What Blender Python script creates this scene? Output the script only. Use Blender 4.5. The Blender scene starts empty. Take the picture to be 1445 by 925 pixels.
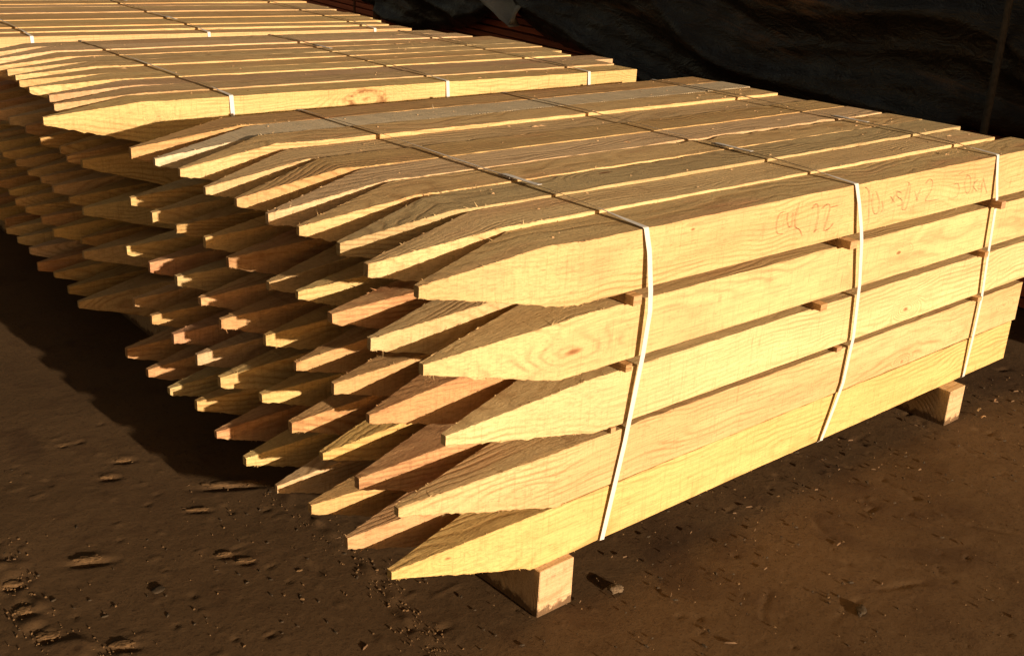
import bpy, bmesh, math, random
import numpy as np
from mathutils import Vector, Matrix, noise as mnoise

S = bpy.context.scene
COL = S.collection
G = 0.095                       # height of the bearers: bundle bottoms sit this far above the ground

# ------------------------------------------------------------------ camera
cam_d = bpy.data.cameras.new("camera")
cam = bpy.data.objects.new("camera", cam_d); COL.objects.link(cam)
Rm = np.array([[0.7571, -0.6516, 0.0480], [-0.1977, -0.2984, -0.9337], [0.6227, 0.6974, -0.3548]])
u, _, vt = np.linalg.svd(Rm); Rm = u @ vt
M = Matrix(((Rm[0][0], -Rm[1][0], -Rm[2][0], -0.9388),
            (Rm[0][1], -Rm[1][1], -Rm[2][1], -1.2185),
            (Rm[0][2], -Rm[1][2], -Rm[2][2], 1.1004 + G),
            (0, 0, 0, 1)))
cam.matrix_world = M
cam_d.sensor_width = 36.0; cam_d.sensor_fit = 'HORIZONTAL'
cam_d.lens = 36.0 * 1551.4 / 1445.0
cam_d.clip_start = 0.02; cam_d.clip_end = 500
S.camera = cam

# ------------------------------------------------------------------ sky and sun
SUN_DIR = Vector((0.012, -1.0, 0.192)).normalized()      # towards the sun: low, facing the long side of the bundles
elev = math.asin(SUN_DIR.z); azim = math.atan2(SUN_DIR.x, SUN_DIR.y)
w = bpy.data.worlds.new("World"); S.world = w; w.use_nodes = True
nt = w.node_tree; nt.nodes.clear()
sky = nt.nodes.new('ShaderNodeTexSky'); sky.sky_type = 'NISHITA'; sky.sun_disc = False
sky.sun_elevation = elev; sky.sun_rotation = azim
sky.air_density = 1.0; sky.dust_density = 4.0; sky.ozone_density = 0.3
bg = nt.nodes.new('ShaderNodeBackground'); bg.inputs['Strength'].default_value = 0.05
wo = nt.nodes.new('ShaderNodeOutputWorld')
tint = nt.nodes.new('ShaderNodeMix'); tint.data_type = 'RGBA'; tint.blend_type = 'MULTIPLY'; tint.inputs[0].default_value = 1.0
tint.inputs[7].default_value = (1.0, .73, .48, 1)        # the camera's warm evening white balance
nt.links.new(sky.outputs[0], tint.inputs[6]); nt.links.new(tint.outputs[2], bg.inputs['Color']); nt.links.new(bg.outputs[0], wo.inputs['Surface'])
sd = bpy.data.lights.new("sun", 'SUN'); sd.energy = 5.0; sd.angle = math.radians(0.55); sd.color = (1.0, 0.78, 0.555)
sun = bpy.data.objects.new("sun", sd); COL.objects.link(sun)
sun.rotation_euler = SUN_DIR.to_track_quat('Z', 'Y').to_euler(); sun.location = (0, -5, 3)

S.view_settings.view_transform = 'Standard'; S.view_settings.look = 'None'
S.view_settings.exposure = 0.60; S.view_settings.gamma = 1.0
S.render.engine = 'CYCLES'; S.render.resolution_x = 1024; S.render.resolution_y = 655
S.cycles.max_bounces = 8; S.cycles.diffuse_bounces = 3

# ------------------------------------------------------------------ helpers
def obj(name, verts, faces, mat, parent=None, smooth=False):
    me = bpy.data.meshes.new(name); me.from_pydata([tuple(v) for v in verts], [], faces); me.validate(); me.update()
    if smooth: me.polygons.foreach_set('use_smooth', [True] * len(me.polygons))
    o = bpy.data.objects.new(name, me); COL.objects.link(o)
    if mat: me.materials.append(mat)
    if parent: o.parent = parent
    return o

def tag(o, label, cat, group=None, kind=None):
    o['label'] = label; o['category'] = cat
    if group: o['group'] = group
    if kind: o['kind'] = kind
    return o

class NT:
    """small node-graph writer"""
    def __init__(s, name):
        s.m = bpy.data.materials.new(name); s.m.use_nodes = True; s.t = s.m.node_tree; s.t.nodes.clear()
        s.out = s.n('ShaderNodeOutputMaterial'); s.b = s.n('ShaderNodeBsdfPrincipled'); s.l(s.b.outputs[0], s.out.inputs[0])
    def n(s, k, **p):
        x = s.t.nodes.new(k)
        for a, v in p.items(): setattr(x, a, v)
        return x
    def l(s, a, b): s.t.links.new(a, b)
    def put(s, sock, v):
        if v is None: return
        if hasattr(v, 'is_output') or isinstance(v, bpy.types.NodeSocket): s.l(v, sock)
        else: sock.default_value = v
    def math(s, op, a, b=None, c=None, clamp=False):
        x = s.n('ShaderNodeMath', operation=op); x.use_clamp = clamp
        s.put(x.inputs[0], a); s.put(x.inputs[1], b)
        if c is not None: s.put(x.inputs[2], c)
        return x.outputs[0]
    def vmath(s, op, a, b=None):
        x = s.n('ShaderNodeVectorMath', operation=op); s.put(x.inputs[0], a); s.put(x.inputs[1], b)
        return x.outputs['Value'] if op in ('LENGTH', 'DISTANCE', 'DOT_PRODUCT') else x.outputs[0]
    def noise(s, vec, scale=5, detail=3, rough=.55, dist=0.0):
        x = s.n('ShaderNodeTexNoise'); s.put(x.inputs['Vector'], vec); x.inputs['Scale'].default_value = scale
        x.inputs['Detail'].default_value = detail; x.inputs['Roughness'].default_value = rough; x.inputs['Distortion'].default_value = dist
        return x.outputs[0]
    def smooth(s, v, a, b, lo=0.0, hi=1.0):
        x = s.n('ShaderNodeMapRange', interpolation_type='SMOOTHSTEP'); s.put(x.inputs[0], v)
        x.inputs[1].default_value = a; x.inputs[2].default_value = b; x.inputs[3].default_value = lo; x.inputs[4].default_value = hi
        return x.outputs[0]
    def mix(s, f, a, b, mode='MIX'):
        x = s.n('ShaderNodeMix', data_type='RGBA', blend_type=mode); s.put(x.inputs[0], f); s.put(x.inputs[6], a); s.put(x.inputs[7], b)
        return x.outputs[2]
    def bump(s, h, strength, dist, normal=None):
        x = s.n('ShaderNodeBump'); x.inputs['Strength'].default_value = strength; x.inputs['Distance'].default_value = dist
        s.put(x.inputs['Height'], h)
        if normal: s.l(normal, x.inputs['Normal'])
        return x.outputs[0]

def C4(r, g, b): return (r, g, b, 1.0)

# ------------------------------------------------------------------ materials
def wood_mat(name, light=(.66, .49, .215), dark=(.47, .29, .105), pink=.35, knots=(), dimple=False, ringcol=.75, mud=False, seed=0.0, blotch=.0, centre=None):
    t = NT(name)
    P = t.n('ShaderNodeTexCoord').outputs['Object']
    rnd = t.n('ShaderNodeObjectInfo').outputs['Random']
    rnd = t.math('ADD', rnd, seed)
    off = t.vmath('MULTIPLY', t.n('ShaderNodeCombineXYZ').outputs[0], (0, 0, 0))
    cb = t.n('ShaderNodeCombineXYZ'); t.l(t.math('MULTIPLY', rnd, 37.0), cb.inputs[0]); t.l(t.math('MULTIPLY', rnd, 11.3), cb.inputs[1]); t.l(t.math('MULTIPLY', rnd, 5.9), cb.inputs[2])
    Q = t.vmath('ADD', P, cb.outputs[0])
    sc = lambda v, s: t.vmath('MULTIPLY', v, s)
    # growth rings round an axis that wanders along the log
    fr1 = t.math('FRACT', t.math('MULTIPLY', rnd, 7.31)); fr2 = t.math('FRACT', t.math('MULTIPLY', rnd, 13.7))
    cc = t.n('ShaderNodeCombineXYZ')
    if centre: cc.inputs[1].default_value, cc.inputs[2].default_value = centre
    else:
        t.l(t.math('MULTIPLY_ADD', fr1, .22, -.05), cc.inputs[1]); t.l(t.math('MULTIPLY_ADD', fr2, .26, -.13), cc.inputs[2])
    d = t.vmath('SUBTRACT', P, cc.outputs[0])
    warp = t.n('ShaderNodeTexNoise'); t.l(sc(Q, (1.1, 2.5, 2.5)), warp.inputs['Vector']); warp.inputs['Scale'].default_value = 1.6; warp.inputs['Detail'].default_value = 3.0; warp.inputs['Roughness'].default_value = .5
    wv = t.vmath('MULTIPLY', t.vmath('SUBTRACT', warp.outputs['Color'], (.5, .5, .5)), (0, .13, .13))
    d = t.vmath('ADD', d, wv)
    r = t.vmath('LENGTH', sc(d, (0, 1, 1)))
    kmask = None
    for (kx, ky, kz, kr) in knots:
        dk = t.vmath('LENGTH', sc(t.vmath('SUBTRACT', P, (kx, ky, kz)), (.42, 1, 1)))
        dk = t.math('ADD', dk, t.math('MULTIPLY', t.math('SUBTRACT', t.noise(sc(Q, (40, 40, 40)), 1, 2), .5), kr * .5))
        f = t.smooth(dk, kr * .7, kr * 4.2, 1, 0)
        r = t.math('ADD', t.math('MULTIPLY', r, t.math('SUBTRACT', 1.0, f)), t.math('MULTIPLY', t.math('MULTIPLY', dk, .9), f))
        k = t.math('ADD', t.smooth(dk, kr * .15, kr * .35, .7, 0), t.math('MULTIPLY', t.smooth(dk, kr * .6, kr * .95), t.smooth(dk, kr * 1.0, kr * 1.5, 1, 0)), None, True)
        if kr < .012: k = t.smooth(dk, kr * .3, kr * .9, .9, 0)
        k = t.math('MULTIPLY', k, t.smooth(t.noise(sc(Q, (30, 60, 60)), 1, 2), .36, .56))
        kmask = k if kmask is None else t.math('MAXIMUM', kmask, k)
    # sparse natural knots
    vo = t.n('ShaderNodeTexVoronoi'); t.l(sc(Q, (2.6, 9, 9)), vo.inputs['Vector']); vo.inputs['Scale'].default_value = 1.0
    cellr = t.n('ShaderNodeSeparateColor'); t.l(vo.outputs['Color'], cellr.inputs[0])
    pick = t.smooth(cellr.outputs[0], .72, .75)
    vd = vo.outputs['Distance']
    k2 = t.math('MULTIPLY', t.smooth(vd, .02, .075, 1, 0), pick)
    halo = t.math('MULTIPLY', t.smooth(vd, .05, .40, 1, 0), pick)
    r = t.math('ADD', r, t.math('MULTIPLY', halo, .028))
    kmask = k2 if kmask is None else t.math('MAXIMUM', kmask, k2)
    ph = t.math('MULTIPLY', r, 2 * math.pi / .0105)
    ph = t.math('ADD', ph, t.math('MULTIPLY', t.noise(sc(Q, (6, 90, 90)), 1, 2), 2.2))
    ring = t.math('MULTIPLY_ADD', t.math('SINE', ph), .5, .5)
    ring = t.math('POWER', ring, 2.6)
    vis = t.smooth(t.noise(sc(Q, (2.2, 14, 14)), 1, 2), .38, .68, .15, 1)
    ring = t.math('MULTIPLY', ring, vis)
    fibre = t.noise(sc(Q, (9, 330, 330)), 1, 3, .6)
    tone = t.noise(sc(Q, (1.8, 12, 12)), 1, 3, .6)
    saw = t.noise(sc(Q, (210, 14, 14)), 1, 2, .6)
    speck = t.noise(sc(Q, (190, 260, 260)), 1, 3, .75)
    pore = t.noise(sc(Q, (60, 300, 300)), 1, 2, .6)
    c = t.mix(t.smooth(tone, .36, .66), C4(*light), C4(*[a * .62 + b * .38 for a, b in zip(light, dark)]))
    c = t.mix(t.math('MULTIPLY', ring, ringcol), c, C4(*[a * .85 for a in dark]))
    pk = t.math('MULTIPLY', t.smooth(t.noise(sc(Q, (3.0, 11, 11)), .8, 3, .6), .52, .74), pink)
    c = t.mix(pk, c, C4(.58, .29, .13))
    c = t.mix(t.smooth(fibre, .42, .72, 0, .38), c, C4(*[a * .55 for a in dark]))
    c = t.mix(t.smooth(saw, .52, .76, 0, .30), c, C4(*[a * .6 for a in dark]))
    c = t.mix(t.smooth(speck, .50, .72, 0, .30), c, C4(*[a * .5 for a in dark]))
    c = t.mix(t.smooth(pore, .60, .72, 0, .35), c, C4(*[a * .45 for a in dark]))
    # dark grain checks and short streaks
    st = t.math('MULTIPLY', t.smooth(t.noise(sc(Q, (16, 210, 210)), 1, 2, .5), .70, .78), t.smooth(t.noise(sc(Q, (5, 20, 20)), 1, 2), .5, .66))
    c = t.mix(t.math('MULTIPLY', st, .7), c, C4(.16, .07, .025))
    if blotch: c = t.mix(t.math('MULTIPLY', t.smooth(t.noise(sc(Q, (2.5, 25, 25)), 1.2, 4, .65), .5, .66), blotch), c, C4(.26, .105, .035))
    c = t.mix(t.math('MULTIPLY', kmask, .85), c, C4(.20, .075, .022))
    arc = t.math('MULTIPLY', t.smooth(t.noise(sc(Q, (95, 10, 10)), 1, 2, .6, ), .60, .74), t.smooth(t.noise(sc(Q, (4, 12, 12)), 1, 2), .50, .64))
    c = t.mix(t.math('MULTIPLY', arc, .40), c, C4(*[a * .5 for a in dark]))
    stn = t.math('MULTIPLY', t.smooth(t.noise(sc(Q, (2.0, 34, 34)), 1, 5, .7), .60, .72), t.smooth(t.noise(sc(Q, (1.5, 5, 5)), 1, 2), .48, .62))
    c = t.mix(t.math('MULTIPLY', stn, .50), c, C4(.40, .20, .085))
    if mud:
        sx4 = t.n('ShaderNodeSeparateXYZ'); t.l(P, sx4.inputs[0])
        mz = t.math('ADD', sx4.outputs[2], t.math('MULTIPLY', t.math('SUBTRACT', t.noise(sc(P, (50, 50, 50)), 1, 5, .7), .5), .05))
        c = t.mix(t.smooth(mz, .008, .020, .9, 0), c, C4(.085, .045, .02))
        c = t.mix(t.smooth(t.noise(sc(P, (35, 35, 35)), 1, 5, .7), .52, .70, 0, .6), c, C4(.22, .12, .06))
    # whole-stake variation
    hv = t.math('MULTIPLY_ADD', t.math('FRACT', t.math('MULTIPLY', rnd, 29.3)), .26, .80)
    cg = t.n('ShaderNodeCombineColor'); t.l(hv, cg.inputs[0]); t.l(t.math('MULTIPLY', hv, t.math('MULTIPLY_ADD', fr1, .09, .94)), cg.inputs[1]); t.l(t.math('MULTIPLY', hv, t.math('MULTIPLY_ADD', fr2, .30, .96)), cg.inputs[2])
    c = t.mix(1.0, c, cg.outputs[0], 'MULTIPLY')
    h = t.math('MULTIPLY', fibre, .55)
    h = t.math('ADD', h, t.math('MULTIPLY', saw, .55))
    h = t.math('ADD', h, t.math('MULTIPLY', ring, -.7))
    h = t.math('ADD', h, t.math('MULTIPLY', speck, 1.1))
    h = t.math('ADD', h, t.math('MULTIPLY', t.noise(sc(Q, (9, 30, 30)), 1, 2), 1.2))
    if dimple:
        v2 = t.n('ShaderNodeTexVoronoi'); t.l(sc(P, (110, 190, 190)), v2.inputs['Vector']); v2.inputs['Scale'].default_value = 1.0; v2.inputs['Randomness'].default_value = .12
        dm = t.smooth(v2.outputs['Distance'], .15, .48)
        sx3 = t.n('ShaderNodeSeparateXYZ'); t.l(P, sx3.inputs[0]); dm = t.math('MULTIPLY', dm, t.math('MULTIPLY', t.smooth(sx3.outputs[0], .25, .30), t.smooth(sx3.outputs[2], .104, .107)))
        h = t.math('ADD', t.math('MULTIPLY', h, .4), t.math('MULTIPLY', dm, 6.0))
        c = t.mix(t.math('MULTIPLY', dm, .30), c, C4(.70, .58, .38))
    t.l(c, t.b.inputs['Base Color'])
    t.b.inputs['Roughness'].default_value = .72; t.b.inputs['Specular IOR Level'].default_value = .25
    t.l(t.bump(h, .9, .0013), t.b.inputs['Normal'])
    return t.m

W_A = wood_mat('sawn_acacia_pale')
W_B = wood_mat('sawn_acacia_honey', light=(.62, .43, .17), dark=(.42, .24, .08), pink=.5, seed=.21)
W_C = wood_mat('sawn_acacia_greenish', light=(.64, .49, .235), dark=(.45, .30, .13), pink=.12, seed=.43)
W_D = wood_mat('sawn_acacia_rosy', light=(.60, .39, .17), dark=(.38, .18, .07), pink=.9, seed=.67, blotch=.5)
W_DIM = wood_mat('dimpled_acacia', light=(.66, .54, .32), dark=(.48, .36, .18), dimple=True, pink=.0)
W_F1 = wood_mat('front_stake_with_writing', knots=((.572, 0, .090, .0038),), pink=.65, centre=(.03, -.05), seed=.1)
W_F2 = wood_mat('front_stake_pale', light=(.69, .54, .25), dark=(.52, .36, .16), centre=(.09, .045), seed=.35, pink=.35, knots=((1.30, 0, .055, .007),))
W_F3 = wood_mat('front_stake_cracked', light=(.68, .53, .235), dark=(.47, .31, .12), centre=(.05, -.02), seed=.5, pink=.15, knots=((1.33, 0, .03, .009),))
W_F4 = wood_mat('front_stake_cathedral_grain', light=(.66, .49, .22), dark=(.45, .25, .09), centre=(.02, .05), seed=.36, pink=.25, knots=((1.45, 0, .012, .006), (1.95, 0, .06, .006)))
W_F5 = wood_mat('front_stake_yellow', light=(.68, .51, .18), dark=(.53, .33, .10), centre=(.04, .01), seed=.95, pink=.08, knots=((.10, .03, .07, .006),))
W_KN = wood_mat('swirling_knot_wood', light=(.65, .48, .21), dark=(.45, .26, .09), knots=((.895, 0, .075, .024), (.27, 0, .07, .005)), centre=(.03, .0), seed=.6, ringcol=.65)
W_LATH = wood_mat('lath_wood', light=(.56, .37, .17), dark=(.36, .2, .08), seed=.15, pink=.4)
W_BEAR = wood_mat('bearer_wood', light=(.60, .43, .24), dark=(.44, .27, .13), seed=.75, pink=.25, mud=True)

def simple(name, col, rough=.6, spec=.3, metal=0.0, noise_amt=.25, scale=60, bumpd=.0005):
    t = NT(name); P = t.n('ShaderNodeTexCoord').outputs['Object']
    nn = t.noise(P, scale, 4, .6)
    c = t.mix(t.smooth(nn, .35, .75, 0, noise_amt), C4(*col), C4(*[a * .4 for a in col]))
    t.l(c, t.b.inputs['Base Color']); t.b.inputs['Roughness'].default_value = rough; t.b.inputs['Specular IOR Level'].default_value = spec
    t.b.inputs['Metallic'].default_value = metal
    t.l(t.bump(nn, .4, bumpd), t.b.inputs['Normal'])
    return t.m
M_STRAP = simple('white_strap_plastic', (.66, .64, .61), .42, .45, 0, .12, 120, .0002)
M_SEAL = simple('crimped_metal_seal', (.30, .26, .22), .45, .5, .7, .5, 200)
M_DARK = simple('dark_print', (.03, .03, .03), .6)
M_PENCIL = simple('reddish_pencil', (.30, .13, .065), .8, .1, 0, .6, 400)
M_PENCILG = simple('grey_pencil', (.30, .19, .11), .8, .1, 0, .6, 400)

def ground_mat():
    t = NT('packed_dirt'); P = t.n('ShaderNodeTexCoord').outputs['Object']
    big = t.noise(P, 1.7, 5, .6, .3); mid = t.noise(P, 9, 5, .62, .4); fine = t.noise(P, 75, 5, .7); grit = t.noise(P, 420, 3, .7)
    c = t.mix(t.smooth(big, .3, .7), C4(.080, .048, .022), C4(.106, .064, .030))
    c = t.mix(t.smooth(mid, .50, .72, 0, .55), c, C4(.058, .031, .014))
    c = t.mix(t.smooth(fine, .58, .75, 0, .5), c, C4(.045, .024, .011))
    c = t.mix(t.smooth(t.noise(P, 150, 5, .8), .52, .66, 0, .70), c, C4(.034, .018, .008))
    c = t.mix(t.smooth(t.noise(P, 240, 3, .7), .64, .74, 0, .40), c, C4(.17, .11, .06))
    c = t.mix(t.smooth(grit, .66, .78, 0, .35), c, C4(.17, .105, .055))
    # damp dark patches
    c = t.mix(t.smooth(t.noise(P, 2.6, 3, .5, .8), .56, .70, 0, .55), c, C4(.045, .024, .012))
    t.l(c, t.b.inputs['Base Color']); t.b.inputs['Roughness'].default_value = .9; t.b.inputs['Specular IOR Level'].default_value = .15
    n1 = t.bump(t.math('ADD', fine, t.math('MULTIPLY', grit, .35)), .5, .0020)
    t.l(t.bump(mid, .35, .006, n1), t.b.inputs['Normal'])
    return t.m
M_GROUND = ground_mat()
M_CLOD = simple('dry_clod', (.14, .085, .040), .9, .1, 0, .7, 90, .002)
M_STONE = simple('dark_stone', (.05, .035, .02), .8, .2, 0, .6, 60, .001)
M_PALESTONE = simple('mottled_pale_stone', (.16, .115, .07), .8, .2, 0, .9, 70, .003)

def tarp_mat(name, grey=False):
    t = NT(name); P = t.n('ShaderNodeTexCoord').outputs['Object']
    sc = lambda v, s: t.vmath('MULTIPLY', v, s)
    sx_ = t.n('ShaderNodeSeparateXYZ'); t.l(P, sx_.inputs[0]); cb_ = t.n('ShaderNodeCombineXYZ')
    t.l(sx_.outputs[1], cb_.inputs[0]); t.l(t.math('SUBTRACT', sx_.outputs[2], t.math('MULTIPLY', sx_.outputs[1], .17)), cb_.inputs[1]); D_ = cb_.outputs[0]
    a = t.noise(sc(D_, (.9, 4.5, 1)), 1, 4, .6, .6); b = t.noise(sc(D_, (3, 34, 1)), 1, 6, .72, 1.2)
    dust = t.math('MULTIPLY', t.smooth(a, .50, .70), t.smooth(b, .42, .66))
    base = C4(.34, .33, .31) if grey else C4(.024, .020, .017)
    c = t.mix(t.math('MULTIPLY', dust, .35 if grey else .85), base, C4(.27, .145, .07))
    sp = t.math('MULTIPLY', t.smooth(t.noise(P, 38, 2, .5), .72, .76), t.smooth(t.noise(P, 3, 2), .52, .60))
    c = t.mix(t.math('MULTIPLY', sp, .5), c, C4(.22, .21, .20))
    t.l(c, t.b.inputs['Base Color'])
    t.l(t.smooth(dust, 0, 1, .30 if grey else .34, .85), t.b.inputs['Roughness'])
    t.b.inputs['Specular IOR Level'].default_value = .5 if grey else .45
    h = t.noise(sc(P, (9, 5, 14)), 1, 5, .62, 1.6)
    h = t.math('ABSOLUTE', t.math('SUBTRACT', h, .5))
    h = t.math('ADD', h, t.math('MULTIPLY', t.math('ABSOLUTE', t.math('SUBTRACT', t.noise(sc(P, (30, 16, 40)), 1, 3, .6, 1.0), .5)), .35))
    t.l(t.bump(h, .55, .035), t.b.inputs['Normal'])
    return t.m
M_TARP = tarp_mat('black_plastic_sheet'); M_TARPG = tarp_mat('grey_plastic', True)  # the flap's variant has a much paler grey base and thinner dust
def redboard():
    t = NT('rust_red_board'); P = t.n('ShaderNodeTexCoord').outputs['Object']; rnd = t.n('ShaderNodeObjectInfo').outputs['Random']
    v = t.vmath('MULTIPLY', P, (3, 3, 60)); n = t.noise(v, 1, 4, .6)
    c = t.mix(t.smooth(n, .3, .7), C4(.72, .19, .08), C4(.45, .11, .045))
    k = t.math('MULTIPLY_ADD', rnd, .5, .7); cg = t.n('ShaderNodeCombineColor'); [t.l(k, cg.inputs[i]) for i in range(3)]
    t.l(t.mix(1, c, cg.outputs[0], 'MULTIPLY'), t.b.inputs['Base Color']); t.b.inputs['Roughness'].default_value = .8
    t.l(t.bump(n, .4, .002), t.b.inputs['Normal'])
    return t.m
M_RED = redboard()

# ------------------------------------------------------------------ ground: one sheet, fine near the camera, reaching far out
def fbm(x, y, z, o=4): return mnoise.fractal(Vector((x, y, z)), 1.0, 2.0, o)
RIDGES = [([(.087, .70), (.093, .503), (.08, .301), (.052, .124), (.026, .005), (.0, -.15)], .007, .012),
          ([(-.46, .80), (-.467, .722), (-.467, .621), (-.478, .497), (-.455, .401), (-.42, .33)], .014, .022),
          ([(1.187, .09), (1.239, -.014), (1.224, -.191), (1.212, -.333), (1.265, -.426)], -.005, .006),
          ([(.68, -.349), (.817, -.337), (.92, -.384)], -.005, .006), ([(.654, -.215), (.573, -.268)], -.005, .005),
          ([(1.62, .02), (1.586, 0), (1.554, -.172), (1.576, -.277), (1.55, -.4)], -.005, .006),
          ([(.95, -.1), (.90, -.25), (.98, -.42)], -.004, .006), ([(1.9, -.1), (1.8, -.3), (1.85, -.5)], -.005, .007)]
def axis(lo, hi, step, far):
    a = list(np.arange(lo, hi + 1e-6, step)); s = step
    x = hi; up = []
    while x < far: s *= 1.35; x += s; up.append(x)
    s = step; x = lo; dn = []
    while x > -far: s *= 1.35; x -= s; dn.append(x)
    return np.array(dn[::-1] + a + up)
gx = axis(-.70, 2.70, .0062, 120); gy = axis(-.80, 1.40, .0062, 120)
GX, GY = np.meshgrid(gx, gy)
rng = np.random.RandomState(5)
def vnoise(X, Y, cell, seed):
    r = np.random.RandomState(seed); T = r.rand(256, 256)
    x = X / cell + 50; y = Y / cell + 50; xi = np.floor(x).astype(int); yi = np.floor(y).astype(int); fx = x - xi; fy = y - yi
    fx = fx * fx * (3 - 2 * fx); fy = fy * fy * (3 - 2 * fy)
    g = lambda i, j: T[(i) % 256, (j) % 256]
    return (g(xi, yi) * (1 - fx) + g(xi + 1, yi) * fx) * (1 - fy) + (g(xi, yi + 1) * (1 - fx) + g(xi + 1, yi + 1) * fx) * fy - .5
Z = vnoise(GX, GY, .6, 1) * .009 + vnoise(GX, GY, .21, 2) * .0026 + vnoise(GX + .3 * GY, GY, .08, 3) * .0006 + vnoise(GX, GY, .034, 4) * .0004 + vnoise(GX, GY, .017, 6) * .0006
lump = np.clip(vnoise(GX, GY, .026, 7) - .36, 0, 1) * .016 * (vnoise(GX, GY, .33, 8) > .08)
Z += lump
Z -= np.clip(vnoise(GX, GY, .032, 17) - .40, 0, 1) * .035
near = np.clip(1.0 - (np.hypot(np.maximum(np.abs(GX - 1) - 1.8, 0), np.maximum(np.abs(GY - .6) - 1.6, 0))) / 2, .0, 1)
Z *= np.where(near > 0, near, 0)
for pts, amp, wd in RIDGES:
    for (a, b) in zip(pts[:-1], pts[1:]):
        ax, ay = a; bx, by = b; L2 = (bx - ax) ** 2 + (by - ay) ** 2
        wob = vnoise(GX, GY, .05, 9) * .03
        tt = np.clip(((GX + wob - ax) * (bx - ax) + (GY - ay) * (by - ay)) / L2, 0, 1)
        dd = np.hypot(GX + wob - ax - tt * (bx - ax), GY - ay - tt * (by - ay))
        bumpy = (.45 + 1.5 * np.clip(vnoise(GX, GY, .028, 11) + .1, -.3, 1))
        Z += amp / 2 * np.exp(-(dd / wd) ** 2) * bumpy
HEAPS = [(-.173, .929, .020, .016, .008), (-.118, .986, .021, .016, .008), (.024, .750, .062, .022, .010), (-.082, .690, .026, .010, .006), (-.327, .639, .032, .017, .011),
         (-.115, .505, .018, .012, .006), (-.092, .462, .020, .012, .006), (-.380, .354, .024, .015, .009), (-.475, .545, .018, .018, .009), (-.468, .640, .022, .016, .010), (-.468, .450, .022, .018, .009), (-.20, 1.13, .012, .009, .005)]
def pit(x, y, sx, sy, h, ang=-.5):
    global Z
    c, s_ = math.cos(ang), math.sin(ang); X = GX - x; Y = GY - y
    U = X * c + Y * s_; Vv = -X * s_ + Y * c
    e = vnoise(GX, GY, .011, 31) * .9
    Z += h * .40 * np.exp(-((U / sx) ** 2 + ((Vv - sy * .35) / (sy * .9)) ** 2)) * (1 + e)      # lit crumbly bank
    Z -= h * 1.5 * np.exp(-((U / (sx * .9)) ** 2 + ((Vv + sy * .7) / (sy * .42)) ** 2)) * (1 + e)     # the scraped hollow on its near side
for hp in HEAPS: pit(*(hp[:4] + (hp[4] * .75,)))
rp = random.Random(77)
for _ in range(50):
    q = rp.uniform(.004, .011); pit(rp.uniform(-.7, 2.5), rp.uniform(-.8, 1.3), q * rp.uniform(.9, 1.8), q * rp.uniform(.5, .9), q * rp.uniform(.25, .5), rp.uniform(-1, .3))
Z = Z - .002
ny, nx = GX.shape
V = np.stack([GX.ravel(), GY.ravel(), Z.ravel()], 1)
ii = np.arange(ny - 1)[:, None] * nx + np.arange(nx - 1)[None, :]
F = np.stack([ii, ii + 1, ii + nx + 1, ii + nx], -1).reshape(-1, 4)
me = bpy.data.meshes.new('ground'); me.vertices.add(len(V)); me.vertices.foreach_set('co', V.ravel())
me.loops.add(F.size); me.loops.foreach_set('vertex_index', F.ravel().astype(np.int32))
me.polygons.add(len(F)); me.polygons.foreach_set('loop_start', np.arange(0, F.size, 4, dtype=np.int32)); me.polygons.foreach_set('loop_total', np.full(len(F), 4, dtype=np.int32))
me.update(); me.validate(); me.polygons.foreach_set('use_smooth', [True] * len(me.polygons)); me.materials.append(M_GROUND)
ground = bpy.data.objects.new('ground', me); COL.objects.link(ground); ground['kind'] = 'structure'

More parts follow.
